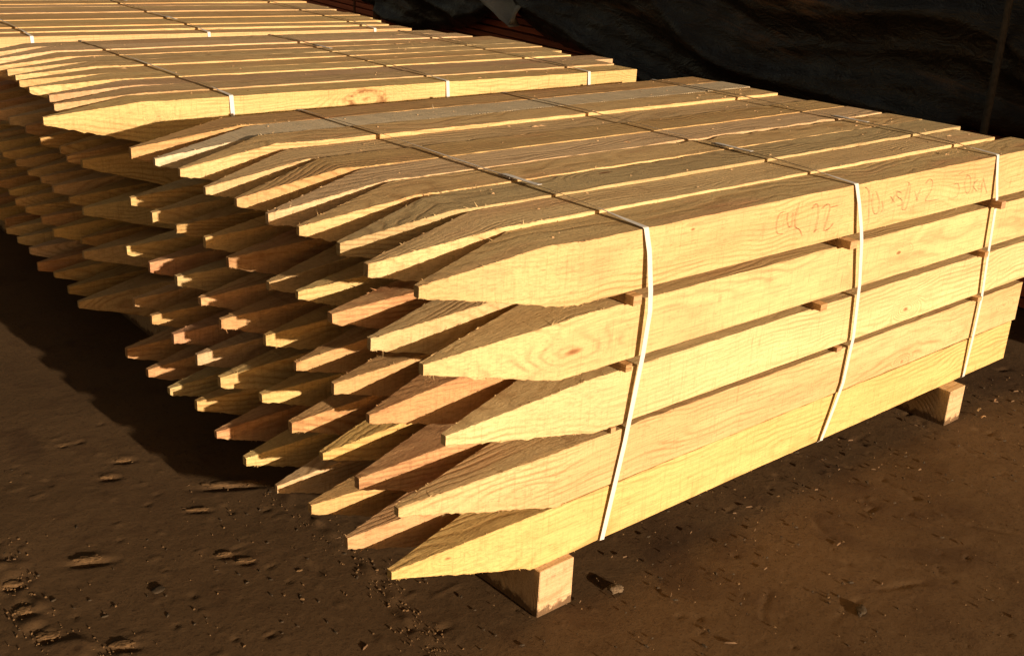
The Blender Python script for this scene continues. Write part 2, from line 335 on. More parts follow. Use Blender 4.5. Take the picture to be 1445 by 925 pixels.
# ------------------------------------------------------------------ stakes
CW, CH = .11556, .1102
def stake_mesh(rs, L, wd, ht, tipz, tipy, fine=True, splinters=20, crook=0.0, cuts=None, wane=None):
    """sawn square stake with a four-sided sharpened point; returns verts, faces (x = along, tip at 0)"""
    xt = rs.uniform(.20, .245); xb = rs.uniform(.215, .26); xf = rs.uniform(.235, .32); xr = rs.uniform(.22, .28)
    if cuts: xt, xf, xb = cuts
    tw = rs.uniform(.0045, .0075); th = rs.uniform(.006, .011)
    step = .007 if fine else .02
    xs = list(np.arange(0, .34, step)) + [xt, xb, xf, xr]
    x = .35
    while x < L - .02: xs.append(x); x += .028 if fine else .07
    xs.append(L); xs = sorted(set(round(a, 4) for a in xs))
    ys = [xs[0]]
    for a in xs[1:]:
        if a - ys[-1] > .0025: ys.append(a)
    xs = ys; xs[-1] = L
    verts = []; faces = []
    w1 = [rs.uniform(0, 50) for _ in range(6)]
    ns = lambda a, s, k: mnoise.noise(Vector((a * s, w1[k], 3.1 * k)))
    for a in xs:
        lerp = lambda p, q, X: p + (q - p) * min(1.0, a / X)
        zt = lerp(tipz + th, ht, xt); zb = lerp(tipz - th, 0, xb); yf = lerp(tipy - tw, 0, xf); yr = lerp(tipy + tw, wd, xr)
        zt += (ns(a, 1.6, 0) * .0008 + ns(a, .9, 4) * .0028) * min(1, a / xt); zb += ns(a, 2, 1) * .0014 + (min(0, ns(a, 60, 5)) * .0045 if a < .34 else 0) ; yf += ns(a, 1.6, 2) * .0010; yr += ns(a, 1.6, 3) * .0010
        j = .0006 if fine else .0004
        cy = crook * math.sin(math.pi * min(1, a / L))
        c = .0011
        J = lambda: rs.uniform(-j, j)
        rag = rs.random() < .35 and a < .42
        bz = -rs.uniform(0, .0022) if rag else 0
        cw = c; cf = c
        if wane:
            side, wa, wb, wm = wane
            q = max(0, min(1, (a - wa) / .08)) * max(0, min(1, (wb - a) / .08)) * wm * max(0, .45 + 1.1 * mnoise.noise(Vector((a * 16, w1[0], 9))) + .5 * mnoise.noise(Vector((a * 55, w1[1], 4))))
            if side > 0: cw = max(c, q)
            else: cf = max(c, q)
        ring = [(yf + c, zb + J() + bz), (yr - c, zb + J() + bz * .5), (yr + J(), zb + c), (yr + J(), zt - cw), (yr - cw, zt + J()), (yf + cf, zt + J()), (yf + J(), zt - cf), (yf + J(), zb + c)]
        verts += [(a + (rs.uniform(-.0006, .0006) if 0 < a < L else 0), y + cy, z) for y, z in ring]
    n = len(xs)
    for i in range(n - 1):
        for k in range(8):
            p = i * 8 + k; q = i * 8 + (k + 1) % 8
            faces.append((p, p + 8, q + 8, q))
    faces.append(tuple(range(0, 8))); faces.append(tuple(range((n - 1) * 8 + 7, (n - 1) * 8 - 1, -1)))
    # splinters of torn fibre along the edges of the point and the lower edges
    for _ in range(splinters):
        a = rs.uniform(.0, .36) if rs.random() < .75 else rs.uniform(.3, L * .9)
        if mnoise.noise(Vector((a * 22, w1[2], 2))) < -.02: continue          # torn fibres come in clumps
        lerp = lambda p, q, X: p + (q - p) * min(1.0, a / X)
        zt = lerp(tipz + th, ht, xt); zb = lerp(tipz - th, 0, xb); yf = lerp(tipy - tw, 0, xf); yr = lerp(tipy + tw, wd, xr)
        k = rs.random()
        if k < .6: base = (a, yf + .0006, zb + .0006); dr = Vector((rs.uniform(-1, .7), rs.uniform(-.5, .1), -rs.uniform(.25, 1)))
        elif k < .85: base = (a, yf + .0006, zt - .0006); dr = Vector((rs.uniform(-1, 1), rs.uniform(-.5, .3), rs.uniform(.05, .5)))
        else: base = (a, yr - .0006, zt - .0006); dr = Vector((rs.uniform(-1, 1), rs.uniform(-.2, .4), rs.uniform(.1, .5)))
        dr.normalize(); ln = rs.uniform(.0012, .0055) * (2.6 if rs.random() < .07 else 1); b = Vector(base); wv = rs.uniform(.0005, .0013)
        side = dr.cross(Vector((0, 0, 1)));  side = side.normalized() if side.length > .01 else Vector((1, 0, 0))
        up = side.cross(dr); s = len(verts)
        tipv = b + dr * ln + Vector((0, 0, rs.uniform(-.001, .001)))
        verts += [tuple(b + side * wv), tuple(b - side * wv * .5 + up * wv), tuple(b - side * wv * .5 - up * wv), tuple(tipv)]
        faces += [(s, s + 1, s + 3), (s + 1, s + 2, s + 3), (s + 2, s, s + 3), (s, s + 2, s + 1)]
    return verts, faces

ORD = ['front', 'second', 'third', 'fourth', 'fifth', 'sixth', 'seventh', 'eighth', 'ninth', 'rearmost']
LAY = ['topmost', 'second-highest', 'middle', 'second-lowest', 'bottom']
ZB = [.4901, .3609, .2355, .1136, 0.0]
# measured tip positions (x, height fraction) of the nearest bundle, front to rear
T1 = {0: [(0.002, 0.57), (-0.013, 0.62), (0.01, 0.63), (0.001, 0.67), (0.005, 0.61), (0.003, 0.65), (-0.003, 0.64), (-0.001, 0.75), (-0.002, 0.74), (-0.006, 0.72)],
      1: [(0.015, 0.55), (-0.006, 0.64), (-0.008, 0.73), (-0.004, 0.78), (0.002, 0.63), (-0.019, 0.79), (-0.009, 0.87), (-0.015, 0.87), (-0.017, 0.86), (-0.014, 0.92)],
      2: [(0.061, 0.45), (-0.008, 0.56), (-0.004, 0.67), (-0.011, 0.69), (-0.008, 0.8), (-0.04, 0.84), (-0.026, 0.92), (-0.022, 1.0), (-0.03, 1.0), (-0.032, 1.07)],
      3: [(-0.031, 0.64), (-0.03, 0.63), (-0.029, 0.65), (-0.024, 0.74), (-0.021, 0.87), (-0.048, 0.84), (-0.04, 0.9), (-0.038, 0.98), (-0.034, 1.02), (-0.024, 1.05)],
      4: [(-0.041, 0.6), (-0.052, 0.67), (-0.054, 0.8), (-0.057, 0.69), (-0.059, 0.77), (-0.061, 0.86), (-0.047, 1.01), (-0.054, 0.93), (-0.052, 0.94), (-0.05, 1.01)]}
T2 = {0: [(-0.029, 0.64), (0.035, 0.74), (0.06, 0.77), (0.045, 0.82), (0.053, 0.82), (0.076, 0.81), (0.087, 0.79)],
      1: [(0.056, 0.77), (0.055, 0.68), (0.076, 0.67), (0.06, 0.7), (0.058, 0.83), (0.047, 0.88)],
      2: [(0.047, 0.79), (0.051, 0.8), (0.047, 0.86), (0.051, 0.87), (0.05, 0.83), (0.051, 0.89)],
      3: [(0.038, 0.84), (0.073, 0.87), (0.036, 0.86), (0.041, 0.93), (0.033, 0.96), (0.038, 0.93)],
      4: [(0.013, 0.67), (0.026, 0.7), (0.027, 0.8), (0.017, 0.75), (0.032, 0.86), (0.032, 0.9), (0.033, 0.9)]}
TOP1 = [0, .0058, .0112, .0100, .0118, .0135, .0118, .0192, .0178, .0172]
SL1 = [None, .0030, .0038, .0042, .0046]
TOP2 = [0, .0035, .0030, .0060, .0048, .0085, .0075, .0078, .0120, .0112]
TOP3 = [0, .0045, .0080, .0070, .0095, .0090, .0135, .0128, .0130, .0155]
OFF2 = [None, .008, .012, .016, .003]
END1 = {0: [2.0, 1.914, 1.949, 1.952, 1.932, 1.92, 1.916, 1.911, 1.923, 1.911]}

def zoff(b, l, k):
    if l == 0: return (TOP1 if b == 0 else TOP2 if b == 1 else TOP3)[k]
    return SL1[l] * k if b == 0 else OFF2[l] + .0030 * k

BUND = [dict(name='nearest', org=(0, 0), th=0.0), dict(name='second', org=(0, 1.515), th=-.030), dict(name='third', org=(0, 2.935), th=-.072), dict(name='farthest', org=(0, 4.21), th=-.075)]
def place(o, B, x, y, z):
    c, s = math.cos(B['th']), math.sin(B['th'])
    o.location = (B['org'][0] + x * c - y * s, B['org'][1] + x * s + y * c, G + z); o.rotation_euler = (0, 0, B['th'])

WANE = {(0, 0, 4): (-1, .95, 1.75, .016), (0, 0, 2): (1, .55, 1.05, .012), (0, 0, 3): (1, .95, 1.9, .018), (0, 0, 5): (1, .35, .85, .010), (0, 0, 6): (-1, 1.3, 1.85, .008), (0, 0, 1): (1, 1.3, 1.9, .010), (1, 0, 2): (1, .5, 1.1, .012), (1, 0, 5): (1, .9, 1.6, .014), (0, 1, 0): (-1, .9, 1.3, .006), (0, 3, 0): (-1, .45, .75, .005)}
rs = random.Random(11)
TOPZ = {}
BPOS = {0: 'nearest', 1: 'second-nearest', 2: 'third', 3: 'farthest'}
COLW = ['front', '2nd', '3rd', '4th', '5th', '6th', '7th', '8th', '9th', 'rear']
for b, B in enumerate(BUND):
    layers = range(5)
    for l in layers:
        for k in range(10):
            if b >= 2 and l >= 1 and k > 2: continue           # hidden inside the far bundles
            if b == 3 and k > 3: continue                       # beyond the upper edge of the photograph
            T = T1 if b == 0 else T2 if b == 1 else None
            zo = zoff(b, l, k)
            if T and l in T and k < len(T[l]): tx, fz = T[l][k]; tz = fz * CH - zo
            else: tx = rs.uniform(.02, .07) if b == 1 else rs.uniform(-.03, .03); tz = .64 * CH
            tz = min(max(tz, .42 * CH), .80 * CH)
            wd = CW - rs.uniform(.0012, .0035); ht = CH - rs.uniform(.0, .0008)
            end = 1.95 + rs.uniform(-.03, .05)
            if b == 0 and l == 0: end = END1[0][k]
            if b == 0 and k == 0 and l > 0: end = [0, 2.03, 2.02, 2.002, 1.99][l]
            if b == 1 and l == 0: end = [1.975, 1.975, 2.08, 1.975, 2.03, 2.03, 2.04, 2.04, 1.95, 1.9][k]
            v, f = stake_mesh(rs, end - tx, wd, ht, tz, wd / 2, fine=(b == 0 or (b == 1 and l == 0)), splinters=(150 if b == 0 else 14 if b == 1 else 0), cuts=[(.225, .30, .27), (.28, .255, .24), (.295, .31, .30), (.31, .30, .30), (.28, .285, .275)][l] if b == 0 and k == 0 else None, wane=WANE.get((b, l, k)))
            if b == 0 and k == 0: m = [W_F1, W_F2, W_F3, W_F4, W_F5][l]
            elif b == 0 and l == 0 and k == 8: m = W_DIM
            elif b == 1 and l == 0 and k == 0: m = W_KN
            elif b == 0 and (l, k) in ((3, 1), (4, 5), (1, 2), (2, 5), (1, 5)): m = W_D
            else: m = rs.choice([W_A, W_B, W_B, W_A, W_B, W_C, W_D, W_D] if l else [W_A, W_A, W_B, W_C])
            o = obj('timber_stake', v, f, m)
            place(o, B, tx, k * CW + .001 + (rs.uniform(-.0025, .0015) if k == 0 and l else 0), zo + ZB[l])
            TOPZ[(b, l, k)] = (k * CW + .001, k * CW + .001 + wd, zo + ZB[l] + ht, zo + ZB[l], end)
            extra = {(0, 0, 0): ' with pencil writing on its side', (1, 0, 0): ' with a dark swirling knot', (0, 0, 8): ' with a dimpled, pale top', (0, 3, 0): ' with arched orange grain at its far end', (0, 4, 0): ', yellowest side of the stack'}.get((b, l, k), '')
            where = {0: 'front column', 9: 'rearmost column'}.get(k, '%s column from front' % COLW[k])
            tag(o, 'pointed stake%s, %s layer, %s, %s bundle' % (extra, LAY[l], where, BPOS[b]), 'timber stake', 'stakes in the %s bundle' % BPOS[b])
            if (b, l, k) == (0, 0, 0): WRITE = (o, tx, zo + ZB[l])

# pencil writing on the side of the top front stake ("all 22" and "10 x 80 x 2  50ks"), drawn as thin strokes on the wood
STROKES = [[(0.845, 0.576), (0.83, 0.573), (0.825, 0.554), (0.832, 0.535), (0.849, 0.531)], [(0.858, 0.573), (0.859, 0.557), (0.87, 0.541), (0.877, 0.548), (0.875, 0.57)], [(0.893, 0.588), (0.886, 0.565), (0.889, 0.541), (0.907, 0.53), (0.918, 0.516)], [(0.94, 0.569), (0.95, 0.578), (0.961, 0.57), (0.965, 0.546), (0.962, 0.522), (0.958, 0.518), (0.968, 0.523)], [(0.975, 0.565), (0.993, 0.572), (1.003, 0.563), (0.999, 0.537), (0.994, 0.517), (1.009, 0.517), (1.024, 0.527)], [(1.006, 0.563), (1.03, 0.564)], [(1.126, 0.591), (1.146, 0.574), (1.162, 0.508)], [(1.162, 0.576), (1.163, 0.552), (1.179, 0.527), (1.193, 0.529), (1.19, 0.553), (1.171, 0.577)], [(1.202, 0.552), (1.21, 0.535), (1.206, 0.525)], [(1.234, 0.558), (1.256, 0.54)], [(1.252, 0.56), (1.242, 0.54)], [(1.277, 0.56), (1.259, 0.566), (1.261, 0.555), (1.284, 0.543), (1.288, 0.532), (1.27, 0.532)], [(1.302, 0.58), (1.299, 0.552), (1.292, 0.524), (1.306, 0.519), (1.313, 0.542), (1.309, 0.573), (1.298, 0.581)], [(1.333, 0.557), (1.355, 0.532)], [(1.359, 0.562), (1.347, 0.533)], [(1.376, 0.569), (1.39, 0.578), (1.407, 0.568), (1.404, 0.548), (1.39, 0.528), (1.45, 0.524)], [(1.521, 0.575), (1.542, 0.578)], [(1.509, 0.551), (1.525, 0.552), (1.538, 0.536), (1.533, 0.52), (1.518, 0.519)], [(1.564, 0.568), (1.559, 0.548), (1.578, 0.522), (1.593, 0.529), (1.582, 0.559), (1.564, 0.568)], [(1.604, 0.566), (1.609, 0.537), (1.607, 0.518)], [(1.623, 0.55), (1.604, 0.538), (1.63, 0.52)], [(1.635, 0.543), (1.632, 0.527), (1.649, 0.525), (1.646, 0.54), (1.653, 0.515)], [(1.648, 0.551), (1.683, 0.509)]]
def catmull(P, n=7):
    if len(P) == 2: return P
    Q = [P[0]] + P + [P[-1]]; out = []
    for i in range(1, len(Q) - 2):
        p0, p1, p2, p3 = [np.array(a) for a in Q[i - 1:i + 3]]
        for t in np.linspace(0, 1, n, endpoint=False):
            out.append(tuple(.5 * (2 * p1 + (p2 - p0) * t + (2 * p0 - 5 * p1 + 4 * p2 - p3) * t * t + (3 * p1 - p0 - 3 * p2 + p3) * t ** 3)))
    return out + [P[-1]]
wo_, wx_, wz_ = WRITE
CH_ = [STROKES[0:2], STROKES[2:3], STROKES[3:4], STROKES[4:6], STROKES[6:7], STROKES[7:9], STROKES[9:11], STROKES[11:12], STROKES[12:13], STROKES[13:15], STROKES[15:16], STROKES[16:18], STROKES[18:19], STROKES[19:21], STROKES[21:22], STROKES[22:23]]
for grp, mm in [(g_, M_PENCIL if i_ < 4 else M_PENCILG) for i_, g_ in enumerate(CH_)]:
    v = []; f = []
    for s in grp:
        c = catmull(s)
        for i, (x, z) in enumerate(c):
            a = np.array(c[max(i - 1, 0)]); bb = np.array(c[min(i + 1, len(c) - 1)]); d = bb - a; d = d / (np.linalg.norm(d) + 1e-9)
            hw = .00055 * rs.uniform(.7, 1.2)
            for sg in (-1, 1): v.append((x - wx_ - d[1] * hw * sg, -.0022, z - wz_ + d[0] * hw * sg))
            if i: q = len(v) - 4; f.append((q, q + 1, q + 3, q + 2))
    obj('pencil_character', v, f, mm, wo_)

# ------------------------------------------------------------------ spacer laths between the layers
def prism(name, sec, mat):
    """sec: list of (y, z_low, z_high); half width hx"""
    pass
def lath(B, b, lup, x, hx, yfront, label):
    llo = lup + 1; n = 10 if b < 2 else 3
    v = []; f = []
    stops = [yfront] + [k * CW + CW / 2 for k in range(n)] + [n * CW]
    for i, y in enumerate(stops):
        k = min(max(int(y / CW), 0), n - 1)
        zl = TOPZ[(b, llo, k)][2] if (b, llo, k) in TOPZ else ZB[llo] + CH
        zh = TOPZ[(b, lup, k)][3] if (b, lup, k) in TOPZ else ZB[lup]
        if b == 3 and (b, lup, k) not in TOPZ: continue
        zl += .0008; zh -= .0008
        if zh - zl < .003: zl, zh = (zl + zh) / 2 - .002, (zl + zh) / 2 + .002
        j = rs.uniform(-.001, .001)
        v += [(x - hx + j, y, zl), (x + hx + j, y, zl), (x + hx + j, y, zh), (x - hx + j, y, zh)]
    m = len(v) // 4
    for i in range(m - 1):
        for e in range(4): f.append((i * 4 + e, i * 4 + (e + 1) % 4, i * 4 + 4 + (e + 1) % 4, i * 4 + 4 + e))
    f.append((3, 2, 1, 0)); f.append(tuple((m - 1) * 4 + e for e in range(4)))
    zc = v[0][2]
    v = [(a - x, c - yfront, d - zc) for a, c, d in v]
    o = obj('spacer_lath', v, f, W_LATH); place(o, B, x, yfront, zc)
    tag(o, label, 'spacer lath', 'spacer laths between the stake layers')
PL = {0: [(.420, .0105, -.020), (1.070, .0125, -.028), (1.722, .011, -.030)], 1: [(.417, .008, -.016), (1.005, .0115, -.022), (1.708, .009, -.020)], 2: [(.404, .006, -.004), (1.112, .009, -.010), (1.731, .0105, -.016)]}
GN = ['just under the topmost stake layer', 'between the second and third stake layers', 'between the third and fourth stake layers']
SN = ['near the pointed end', 'at mid length', 'near the square end']
for b in range(2):
    for l in PL:
        for j, (x, hx, yf) in enumerate(PL[l]):
            lath(BUND[b], b, l, x, hx, yf, 'spacer lath %s, %s, %s bundle' % (GN[l], SN[j], BPOS[b]))

# ------------------------------------------------------------------ bearers on the ground
def bearer(B, b, x0, x1, yf, label):
    n = 10; yr = n * CW + .01; dz = (SL1[4] * n if b == 0 else .03)
    z0 = -G - .003; v = []; f = []
    top = lambda y: -.0006 + max(0.0, y) * (dz * .98 / (n * CW)) * .95
    st = np.linspace(yf, yr, 14)
    if b: top = lambda y: .0025 + max(0.0, y) * .0255
    for y in st:
        j = [rs.uniform(-.0008, .0008) for _ in range(4)]
        v += [(x0 + j[0], y, z0), (x1 + j[1], y, z0), (x1 + j[2], y, top(y)), (x0 + j[3], y, top(y))]
    for i in range(len(st) - 1):
        for e in range(4): f.append((i * 4 + e, i * 4 + (e + 1) % 4, i * 4 + 4 + (e + 1) % 4, i * 4 + 4 + e))
    f.append((3, 2, 1, 0)); m = len(st); f.append(tuple((m - 1) * 4 + e for e in range(4)))
    v = [(a - x0, c - yf, d + G) for a, c, d in v]
    o = obj('bearer_block', v, f, W_BEAR); place(o, B, x0, yf, -G)
    md = o.modifiers.new('bevel', 'BEVEL'); md.width = .0015; md.segments = 1
    tag(o, label, 'bearer block', 'bearers under the bundles')
for b in range(4):
    B = BUND[b]
    bearer(B, b, .235, .320, -.013, 'square timber bearer on the dirt under the pointed end of the %s bundle' % BPOS[b])
    bearer(B, b, 1.640, 1.715, -.033, 'square timber bearer on the dirt under the square end of the %s bundle' % BPOS[b])

# ------------------------------------------------------------------ straps
def hull(P):
    out = []
    for p in P:
        while len(out) >= 2 and (out[-1][0] - out[-2][0]) * (p[1] - out[-2][1]) - (out[-1][1] - out[-2][1]) * (p[0] - out[-2][0]) >= 0: out.pop()
        out.append(p)
    return out
def strap(B, b, front, label, wd=.0118, seal=None, xr=None):
    """front: [(x, y, z)] from bottom edge up to the top edge; then over the stakes, down the back and under"""
    n = 10 if b < 3 else 4
    P = []
    for k in range(n):
        a = TOPZ[(b, 0, k)]; P += [(a[0], a[2] + .0030), (a[1], a[2] + .0030)]
    H = hull(P)
    xt = front[-1][0]; xr = xt if xr is None else xr
    path = list(front)
    yr = n * CW + .004
    for (y, z) in H: path.append((xt + (xr - xt) * y / yr, y, z))
    ztop = H[-1][1]
    path.append((xr, yr + .002, ztop - .004)); path.append((xr, yr + .002, .02 + SL1[4] * 9))
    path.append((xr, yr - .004, .02 + (SL1[4] * 9 if b == 0 else .03) - .024)); path.append((front[0][0], .004, -.003))
    # densify
    Q = []
    cl = path + [path[0]]
    for a, c in zip(cl[:-1], cl[1:]):
        m = max(1, int(math.dist(a, c) / .03))
        for i in range(m): Q.append(tuple(a[j] + (c[j] - a[j]) * i / m for j in range(3)))
    v = []; f = []; N = len(Q); th = .0008
    for i, q in enumerate(Q):
        p0 = Vector(Q[i - 1]); p1 = Vector(Q[(i + 1) % N]); t = (p1 - p0).normalized(); nrm = t.cross(Vector((1, 0, 0))).normalized()
        tw = Vector((1, 0, 0)) - t * t.x; tw.normalize()
        top_ = q[2] > ztop - .06 and .03 < q[1] < yr - .03
        if top_:
            ra = -.42 * min(1, (q[1] - .03) / .08) * (.75 + .25 * math.sin(q[1] * 9)); tw = (tw * math.cos(ra) + Vector((0, 0, 1)) * math.sin(ra)); q = (q[0], q[1], q[2] + wd / 2 * abs(math.sin(ra)) * .8)
        c = Vector(q)
        for s, h in ((-1, 0), (1, 0), (1, 1), (-1, 1)): v.append(tuple(c + tw * s * wd / 2 - nrm * th * h * (1)))
    for i in range(N):
        j = (i + 1) % N
        for e in range(4): f.append((i * 4 + e, i * 4 + (e + 1) % 4, j * 4 + (e + 1) % 4, j * 4 + e))
    o0 = front[0]
    v = [(a - o0[0], c - o0[1], d - o0[2]) for a, c, d in v]
    o = obj('packing_strap', v, f, M_STRAP); place(o, B, *o0)
    tag(o, label, 'strap', 'white straps round the stake bundles')
    if seal:
        for i in range(len(H) - 1):
            if H[i][0] <= seal <= H[i + 1][0]:
                zz = H[i][1] + (H[i + 1][1] - H[i][1]) * (seal - H[i][0]) / (H[i + 1][0] - H[i][0]); sl = (H[i + 1][1] - H[i][1]) / (H[i + 1][0] - H[i][0])
                xx = xt + (xr - xt) * seal / yr
                v = []; f = []
                ns_ = 8
                for q in range(ns_):
                    y = -.018 + .036 * q / (ns_ - 1); pin = .0 if q % 2 == 0 else .0011; hw = wd / 2 + .0018 - pin
                    zz2 = zz + sl * y
                    for s, h in ((-1, -.0010), (1, -.0010), (1, .0022 - pin), (-1, .0022 - pin)): v.append((xx + s * hw - o0[0], seal + y - o0[1], zz2 + h + .0006 - o0[2]))
                for q in range(ns_ - 1):
                    for e in range(4): f.append((q * 4 + e, q * 4 + (e + 1) % 4, q * 4 + 4 + (e + 1) % 4, q * 4 + 4 + e))
                f.append((3, 2, 1, 0)); f.append(tuple((ns_ - 1) * 4 + e for e in range(4)))
                obj('strap_seal', v, f, M_SEAL, o)
                # loose strap tail lying beside the seal
                v = []; f = []; L = .10
                for q in range(9):
                    y = .012 - L * q / 8; hz = .0020 + .0006 * math.sin(q * .8)
                    for s in (-1, 1): v.append((xx + .003 + .006 * (q / 8) ** 2 + s * wd / 2 - o0[0], seal + y - o0[1], zz + sl * y + hz - o0[2]))
                    if q: c = len(v) - 4; f.append((c, c + 1, c + 3, c + 2))
                tl = obj('strap_tail', v, f, M_STRAP, o); sm = tl.modifiers.new('t', 'SOLIDIFY'); sm.thickness = .0007
                break
    return o
z0t = TOPZ[(0, 0, 0)][2]
strap(BUND[0], 0, [(.400, -.003, .002), (.420, -.006, .12), (.436, -.006, .20), (.438, -.010, .245), (.455, -.012, .368), (.458, -.016, .45), (.457, -.014, .488), (.452, -.007, .56), (.444, -.0016, z0t + .0022)],
      'white plastic strap nearest the points of the nearest bundle', seal=.37)
strap(BUND[0], 0, [(1.109, -.003, .004), (1.135, -.006, .08), (1.153, -.008, .137), (1.159, -.011, .248), (1.146, -.012, .375), (1.122, -.014, .475), (1.113, -.013, .507), (1.10, -.007, .56), (1.087, -.0016, z0t + .0022)],
      'white plastic strap round the middle of the nearest bundle', seal=.37, xr=1.10)
strap(BUND[0], 0, [(1.757, -.003, .004), (1.753, -.008, .108), (1.752, -.010, .226), (1.733, -.012, .344), (1.717, -.012, .492), (1.705, -.006, .55), (1.697, -.0016, z0t + .0022)],
      'white plastic strap nearest the square ends of the nearest bundle', seal=.46, xr=1.72)
SX = {1: (.443, 1.155, 1.745), 2: (.40, 1.053, 1.79), 3: (.62, 1.26, 1.82)}
SW = ['nearest the points', 'round the middle', 'nearest the square ends']
for b in (1, 2, 3):
    zt_ = TOPZ[(b, 0, 0)][2]
    for j, x in enumerate(SX[b]):
        strap(BUND[b], b, [(x + .002, -.003, .004), (x + .006, -.007, .25), (x + .003, -.008, .49), (x, -.0016, zt_ + .0022)], 'white plastic strap %s of the %s bundle' % (SW[j], BPOS[b]), seal=(None, .80, None)[j] if b == 1 else (.45 if (b, j) == (2, 1) else None))

# ------------------------------------------------------------------ board stacks and black sheet behind
P0 = Vector((2.62, 0, 0)); D = Vector((.18495, .98275, 0)); NRM = Vector((.98275, -.18495, 0))   # wall direction; NRM points away from the camera
def wp(s, z, off=0.0): p = P0 + D * s + NRM * off; return Vector((p.x, p.y, z))
wall_ang = math.atan2(D.y, D.x)
def board(s0, s1, z, off, th, depth, label, group):
    v = []; f = []; L = s1 - s0; n = 10
    for i in range(n + 1):
        a = L * i / n; zz = .002 * math.sin(a * 2.1 + z * 9); j = rs.uniform(-.002, .002)
        for (q, h) in ((0, 0), (-depth, 0), (-depth, th), (0, th)): v.append((a, q + (j if q == 0 else 0), h + zz))
    for i in range(n):
        for e in range(4): f.append((i * 4 + e, i * 4 + (e + 1) % 4, i * 4 + 4 + (e + 1) % 4, i * 4 + 4 + e))
    f.append((3, 2, 1, 0)); f.append(tuple(n * 4 + e for e in range(4)))
    o = obj('stacked_board', v, f, M_RED); o.location = wp(s0, z, off); o.rotation_euler = (0, 0, wall_ang)
    tag(o, label, 'board', group)
pitch = .041
for (a, b_, nm) in ((-1.3, 2.25, 'right'), (2.32, 5.45, 'middle'), (5.66, 8.8, 'left')):
    for i in range(23):
        j = rs.uniform(-.012, .012)
        off = .06; e_ = b_
        if nm == 'right' and i == 13: off, e_ = -.11, .56
        board(a + rs.uniform(-.02, .02), e_ + rs.uniform(-.02, .02), .01 + i * pitch, off + j * .6, .031, .45,
              'thin rust-red board in the shaded %s stack behind the bundles' % nm, 'rust-red boards of the %s stack' % nm)
# vertical stake at the end of the left stack, and the thin cord round it
def bar(name, p, q, r, mat, label, cat, sides=6):
    p = Vector(p); q = Vector(q); d = (q - p).normalized(); a = d.orthogonal().normalized(); b_ = d.cross(a); v = []; f = []; n = 10
    for i in range(n + 1):
        c = (q - p) * i / n
        for k in range(sides):
            t = 2 * math.pi * k / sides; rr = r * rs.uniform(.9, 1.1); v.append(tuple(c + a * math.cos(t) * rr + b_ * math.sin(t) * rr))
    for i in range(n):
        for k in range(sides): f.append((i * sides + k, i * sides + (k + 1) % sides, (i + 1) * sides + (k + 1) % sides, (i + 1) * sides + k))
    f.append(tuple(range(sides))[::-1]); f.append(tuple(n * sides + k for k in range(sides)))
    o = obj(name, v, f, mat, smooth=True); o.location = p
    tag(o, label, cat); return o
M_POST = simple('weathered_post', (.20, .10, .05), .8, .2, 0, .6, 30, .002)
bar('upright_post', wp(5.62, 0, -.02), wp(5.60, 1.0, -.02), .028, M_POST, 'weathered brown upright post between the left board stack and the black sheet', 'post')
M_ROPE = simple('grey_dirty_rope', (.085, .075, .065), .8, .2, 0, .6, 60, .002)
bar('binding_cord', wp(6.12, .0, .02), wp(6.12, 1.0, .02), .009, M_POST, 'thin cord down the face of the left board stack', 'cord')

# black plastic sheet draped over the right and middle stacks
PROF = [(-1.7, .50), (.2, .535), (.38, .545), (.55, .553), (.73, .560), (.80, .50), (1.1, .46), (1.9, .42), (2.5, .40), (2.72, .42), (2.81, .489), (3.0, .50), (3.35, .525), (3.5, .55), (3.58, .58), (3.64, .66), (3.80, .74), (4.0, .70), (4.06, .64), (4.19, .56), (4.43, .496), (4.8, .44), (5.05, .405), (5.35, .40), (5.50, .411), (5.56, .50)]
def prof(s): return float(np.interp(s + .17, [p[0] for p in PROF], [p[1] for p in PROF])) + .02
def fold(s, z):
    """outward bulge of the sheet (metres)"""
    n1 = mnoise.fractal(Vector((s * .8, z * 1.6, 2.0)), .9, 2.1, 5)
    ww = mnoise.noise(Vector((s * .9, z * 1.3, 7))) * .35
    u1 = z - .20 * s + ww * .55
    rid = lambda t: (1 - abs(((t) % 1) * 2 - 1)) ** 2
    a = rid(u1 * 3.1 + .35) * .070 + rid((u1 + .1 * s) * 8.3) * .016
    b_ = rid((z * .7 + .9 * s * .5 + ww) * 3.3) * .022 * max(0, min(1, (s - 2.2)))
    cr = abs(mnoise.noise(Vector((s * 4.5, z * 9 - s * 3, 1.3)))) * .012 + abs(mnoise.noise(Vector((s * 9, z * 26 - s * 5, 4.3)))) * .007
    big = .05 * math.sin((z - .4) * 3.0)
    return .075 + n1 * .035 + a + b_ - cr + big
v = []; f = []
SS = np.arange(-1.7, 5.561, .017); TT = np.linspace(0, 1, 60)
for s in SS:
    zb = prof(s) + mnoise.noise(Vector((s * 14, 0, 5))) * .010; ztop = 1.22
    for t in TT:
        z = zb + (ztop - zb) * t
        h = max(.02, fold(s, z)); tuck = min(1, t / .06); h = h * (.45 + .55 * tuck)
        v.append(tuple(wp(s, z, -h + .02)))
    for q in (.15, .5, .95): v.append(tuple(wp(s, 1.24 + .01 * math.sin(s * 3), q)))
m = len(TT) + 3
for i in range(len(SS) - 1):
    for j in range(m - 1): f.append((i * m + j, (i + 1) * m + j, (i + 1) * m + j + 1, i * m + j + 1))
o = obj('tarpaulin', v, f, M_TARP, smooth=True); sm = o.modifiers.new('thickness', 'SOLIDIFY'); sm.thickness = .003
tag(o, 'dusty black plastic sheet draped in folds over the board stacks', 'tarpaulin')
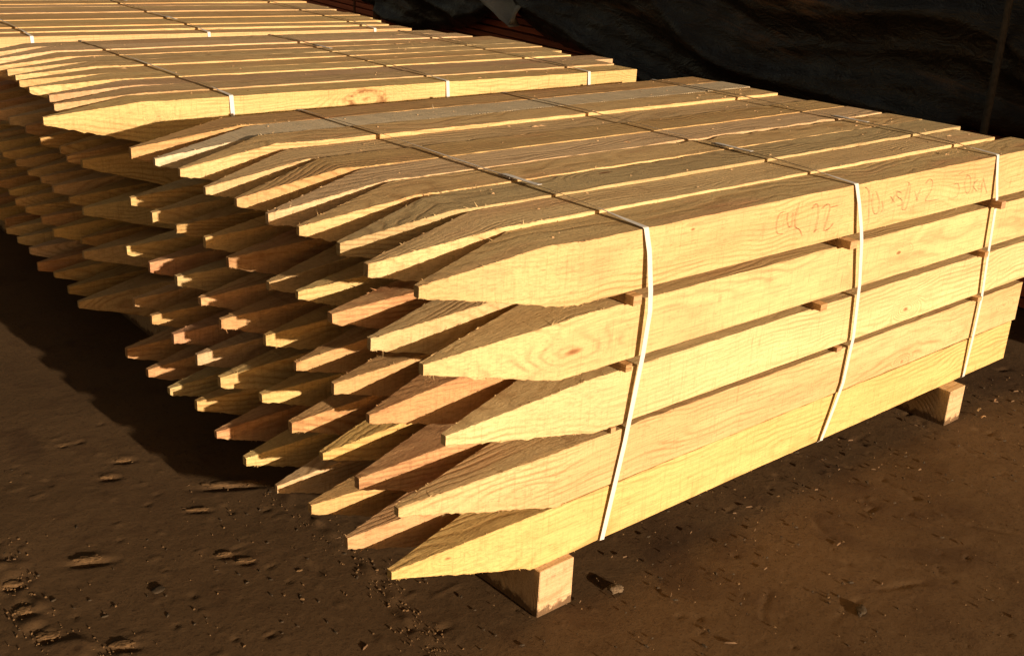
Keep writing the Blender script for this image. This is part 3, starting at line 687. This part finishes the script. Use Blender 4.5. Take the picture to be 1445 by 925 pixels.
# loose grey flap of the sheet hanging at the gap
v = []; f = []
FL = [(.0, 4.20, 3.20), (.25, 4.10, 3.26), (.5, 3.86, 3.32), (.75, 3.66, 3.38), (1.0, 3.50, 3.43)]
for i in range(15):
    t = i / 14; sa = float(np.interp(t, [a[0] for a in FL], [a[1] for a in FL])); sb = float(np.interp(t, [a[0] for a in FL], [a[2] for a in FL]))
    for j in range(9):
        q = j / 8; s = sa + (sb - sa) * q; z = .86 - .265 * t + .03 * q * t + .008 * mnoise.noise(Vector((s * 20, t * 5, 0)))
        v.append(tuple(wp(s, z, -.13 - .035 * math.sin(q * 6 + t * 3) * (.4 + t) - .02 * t)))
for i in range(14):
    for j in range(8): f.append((i * 9 + j, i * 9 + j + 1, i * 9 + j + 10, i * 9 + j + 9))
fl = obj('torn_flap', v, f, M_TARPG, o, smooth=True); sm = fl.modifiers.new('thickness', 'SOLIDIFY'); sm.thickness = .003
fl['label'] = 'shiny grey torn flap of the sheet'
bar('tie_down_rope', wp(.42, .56, -.17), wp(.40, 1.3, -.20), .012, M_ROPE, 'dark rope running down over the black sheet at the right', 'rope')

# ------------------------------------------------------------------ clods, stones and litter on the ground
def clod(x, y, sx, sy, sz, rot, mat, label, cat, name, seed, sub=4, rough=1.0):
    bm = bmesh.new(); bmesh.ops.create_icosphere(bm, subdivisions=sub, radius=1)
    for q in bm.verts:
        c = q.co
        d = 1 + rough * (.38 * mnoise.fractal(c * 1.4 + Vector((seed, 0, 0)), .8, 2, 3) + .20 * mnoise.noise(c * 5 + Vector((0, seed, 0))) + .10 * mnoise.noise(c * 12 + Vector((0, 0, seed))))
        q.co = Vector((c.x * sx * d, c.y * sy * d, max(c.z, -.3) * sz * d))
    me = bpy.data.meshes.new(name); bm.to_mesh(me); bm.free(); me.materials.append(mat)
    me.polygons.foreach_set('use_smooth', [True] * len(me.polygons))
    o = bpy.data.objects.new(name, me); COL.objects.link(o); o.location = (x, y, sz * .15); o.rotation_euler = (0, 0, rot)
    tag(o, label, cat); return o
CL = [(-.173, .929, .017, .014, .012, 'crumbly clod left of the bundle shadow, lower of a pair'),
      (-.118, .986, .018, .015, .012, 'crumbly clod left of the bundle shadow, upper of a pair'),
      (.024, .750, .060, .017, .014, 'long crumbly heap of dirt at the edge of the bundle shadow'),
      (-.082, .690, .026, .008, .010, 'thin flake of dirt lying left of the long crumbly heap'),
      (-.327, .639, .030, .014, .016, 'largest isolated clod on the left foreground dirt'),
      (-.115, .505, .016, .010, .009, 'crumbly clod in the foreground, beside a smaller one to its right'),
      (-.092, .462, .018, .011, .008, 'crumbly clod in the foreground, right one of two lying together'),
      (-.380, .354, .021, .013, .012, 'lumpy clod at the lower edge of the photo, left of centre'),
      (-.475, .545, .016, .016, .012, 'clod in the ridge of dirt at the lower left, middle one'),
      (-.468, .640, .020, .014, .013, 'clod in the ridge of dirt at the lower left, upper one'),
      (-.468, .450, .020, .016, .012, 'clod in the ridge of dirt at the lower left, lowest one'),
      (-.200, 1.13, .010, .008, .006, 'small clod far left on the dirt above the pair of clods')]
for i, (x, y, sx, sy, sz, lb) in enumerate(CL):
    clod(x - .004, y + sy * .3, sx * .95, sy * .75, sz * .20, -.5, M_CLOD, lb, 'dirt clod', 'dirt_clod', i * 7.3, sub=4)
clod(-.269, .468, .013, .010, .0035, .3, M_STONE, 'flat dark stone pressed into the left foreground dirt', 'stone', 'stone', 91, 3, .5)
clod(.415, -.035, .016, .013, .006, .3, M_PALESTONE, 'mottled crumbly stone right of the front bearer', 'stone', 'stone', 17, 4, .8)
clod(.738, -.364, .018, .009, .005, .5, M_STONE, 'dark flat crumb of dirt at the lower right foreground', 'stone', 'stone', 55, 3, .9)

def scatter(name, n, gen, mat, label, cat):
    v = []; f = []
    for i in range(n):
        x, y, r, el, asp = gen()
        c = Vector((x, y, 0)); rot = rs.uniform(0, math.pi); s = len(v)
        pts = [(1, 0, 0), (-1, 0, 0), (0, 1, 0), (0, -1, 0), (0, 0, 1), (.5, .6, .6), (-.6, -.5, .5)]
        tl = rs.uniform(-.2, .2)
        base = []
        for (a, b_, d) in ((1, 0, .1), (.3, .9, .15), (-.7, .6, .1), (-1, -.2, .1), (-.2, -1, .1), (.7, -.7, .1)):
            k = rs.uniform(.7, 1.2); a2, b2 = a * r * el * k, b_ * r * k
            base.append((x + a2 * math.cos(rot) - b2 * math.sin(rot), y + a2 * math.sin(rot) + b2 * math.cos(rot), -.002))
        topv = [(x + (p[0] - x) * .6, y + (p[1] - y) * .6, r * asp * rs.uniform(.6, 1.3)) for p in base]
        v += base + topv
        for k in range(6): f.append((s + k, s + (k + 1) % 6, s + 6 + (k + 1) % 6, s + 6 + k))
        f.append(tuple(s + 6 + k for k in range(6)))
    o = obj(name, v, f, mat); tag(o, label, cat, None, 'stuff'); return o
def gz(): return (rs.uniform(-.75, 2.5), rs.uniform(-.8, 1.3))
def gen_crumb():
    if rs.random() < .30:
        pts, amp, wd = rs.choice(RIDGES[:2]); i = rs.randrange(len(pts) - 1); t = rs.random(); a, b_ = pts[i], pts[i + 1]
        return (a[0] + (b_[0] - a[0]) * t + rs.gauss(0, .02), a[1] + (b_[1] - a[1]) * t + rs.gauss(0, .02), rs.uniform(.0007, .0022), rs.uniform(1, 2), rs.uniform(.2, .45))
    x, y = gz(); return (x, y, min(.004, .0007 + rs.expovariate(1500)), rs.uniform(1, 2), rs.uniform(.15, .4))
scatter('dirt_crumbs', 1900, gen_crumb, M_CLOD, 'small crumbs of dry dirt scattered over the yard', 'dirt crumbs')
def gen_dark():
    x, y = gz(); return (x, y, rs.uniform(.0010, .0032), rs.uniform(1, 2.6), .12)
scatter('bark_bits', 900, gen_dark, M_STONE, 'dark bits of bark and grit scattered over the yard', 'bark bits')
def gen_chip():
    if rs.random() < .35: x, y = rs.uniform(.2, 2.1), rs.gauss(-.02, .06)
    else: x, y = gz()
    return (x, y, rs.uniform(.0006, .0012), rs.uniform(3, 12), 1.2)
M_CHIP = simple('weathered_chip', (.14, .085, .045), .8, .2, 0, .5, 80)
scatter('wood_chips', 150, gen_chip, M_CHIP, 'thin weathered wood slivers scattered over the dirt', 'wood chips')
# the few pale shavings by the rear bearer
for i, (x, y, L, r) in enumerate(((1.80, -.045, .022, .1), (1.765, -.075, .016, -.3), (1.90, -.04, .018, .3))):
    v = []; f = []
    for k in range(7):
        t = k / 6
        for s in (-1, 1): v.append((L * (t - .5), s * .0022 * (1 - .5 * t), .003 + .004 * math.sin(t * 3.1)))
        if k: c = len(v) - 4; f.append((c, c + 1, c + 3, c + 2))
    o = obj('wood_shaving', v, f, W_LATH); o.location = (x, y, .002); o.rotation_euler = (0, 0, r)
    sm = o.modifiers.new('t', 'SOLIDIFY'); sm.thickness = .001
    tag(o, 'pale curled wood shaving on the dirt by the far bearer, %s of three' % ['middle one', 'nearest the bearer', 'farthest'][i], 'wood shaving')

# sawdust crumbs and torn fibres lying on the bundle tops
v = []; f = []
for _ in range(420):
    b = 0 if rs.random() < .55 else 1; k = rs.randrange(10); B = BUND[b]
    x = rs.uniform(.25, 1.9) if rs.random() < .6 else rs.gauss(1.75, .10); t_ = TOPZ[(b, 0, k)]; y = rs.uniform(t_[0] + .006, t_[1] - .006)
    if x > 1.88: continue
    c, s_ = math.cos(B['th']), math.sin(B['th']); X = B['org'][0] + x * c - y * s_; Y = B['org'][1] + x * s_ + y * c; Zz = G + t_[2] + .0006
    L = rs.uniform(.0012, .004) * (3 if rs.random() < .10 else 1); wv = rs.uniform(.0005, .0011); a = rs.uniform(0, math.pi); q = len(v); hh = rs.uniform(.0006, .002)
    dx, dy = math.cos(a) * L, math.sin(a) * L; ex, ey = -math.sin(a) * wv, math.cos(a) * wv
    v += [(X - dx, Y - dy, Zz - .001), (X + ex, Y + ey, Zz - .001), (X + dx, Y + dy, Zz - .001), (X - ex, Y - ey, Zz - .001), (X, Y, Zz + hh)]
    f += [(q, q + 1, q + 4), (q + 1, q + 2, q + 4), (q + 2, q + 3, q + 4), (q + 3, q, q + 4)]
tag(obj('sawdust', v, f, W_LATH), 'crumbs of sawdust and torn fibre lying on the bundle tops', 'sawdust', None, 'stuff')
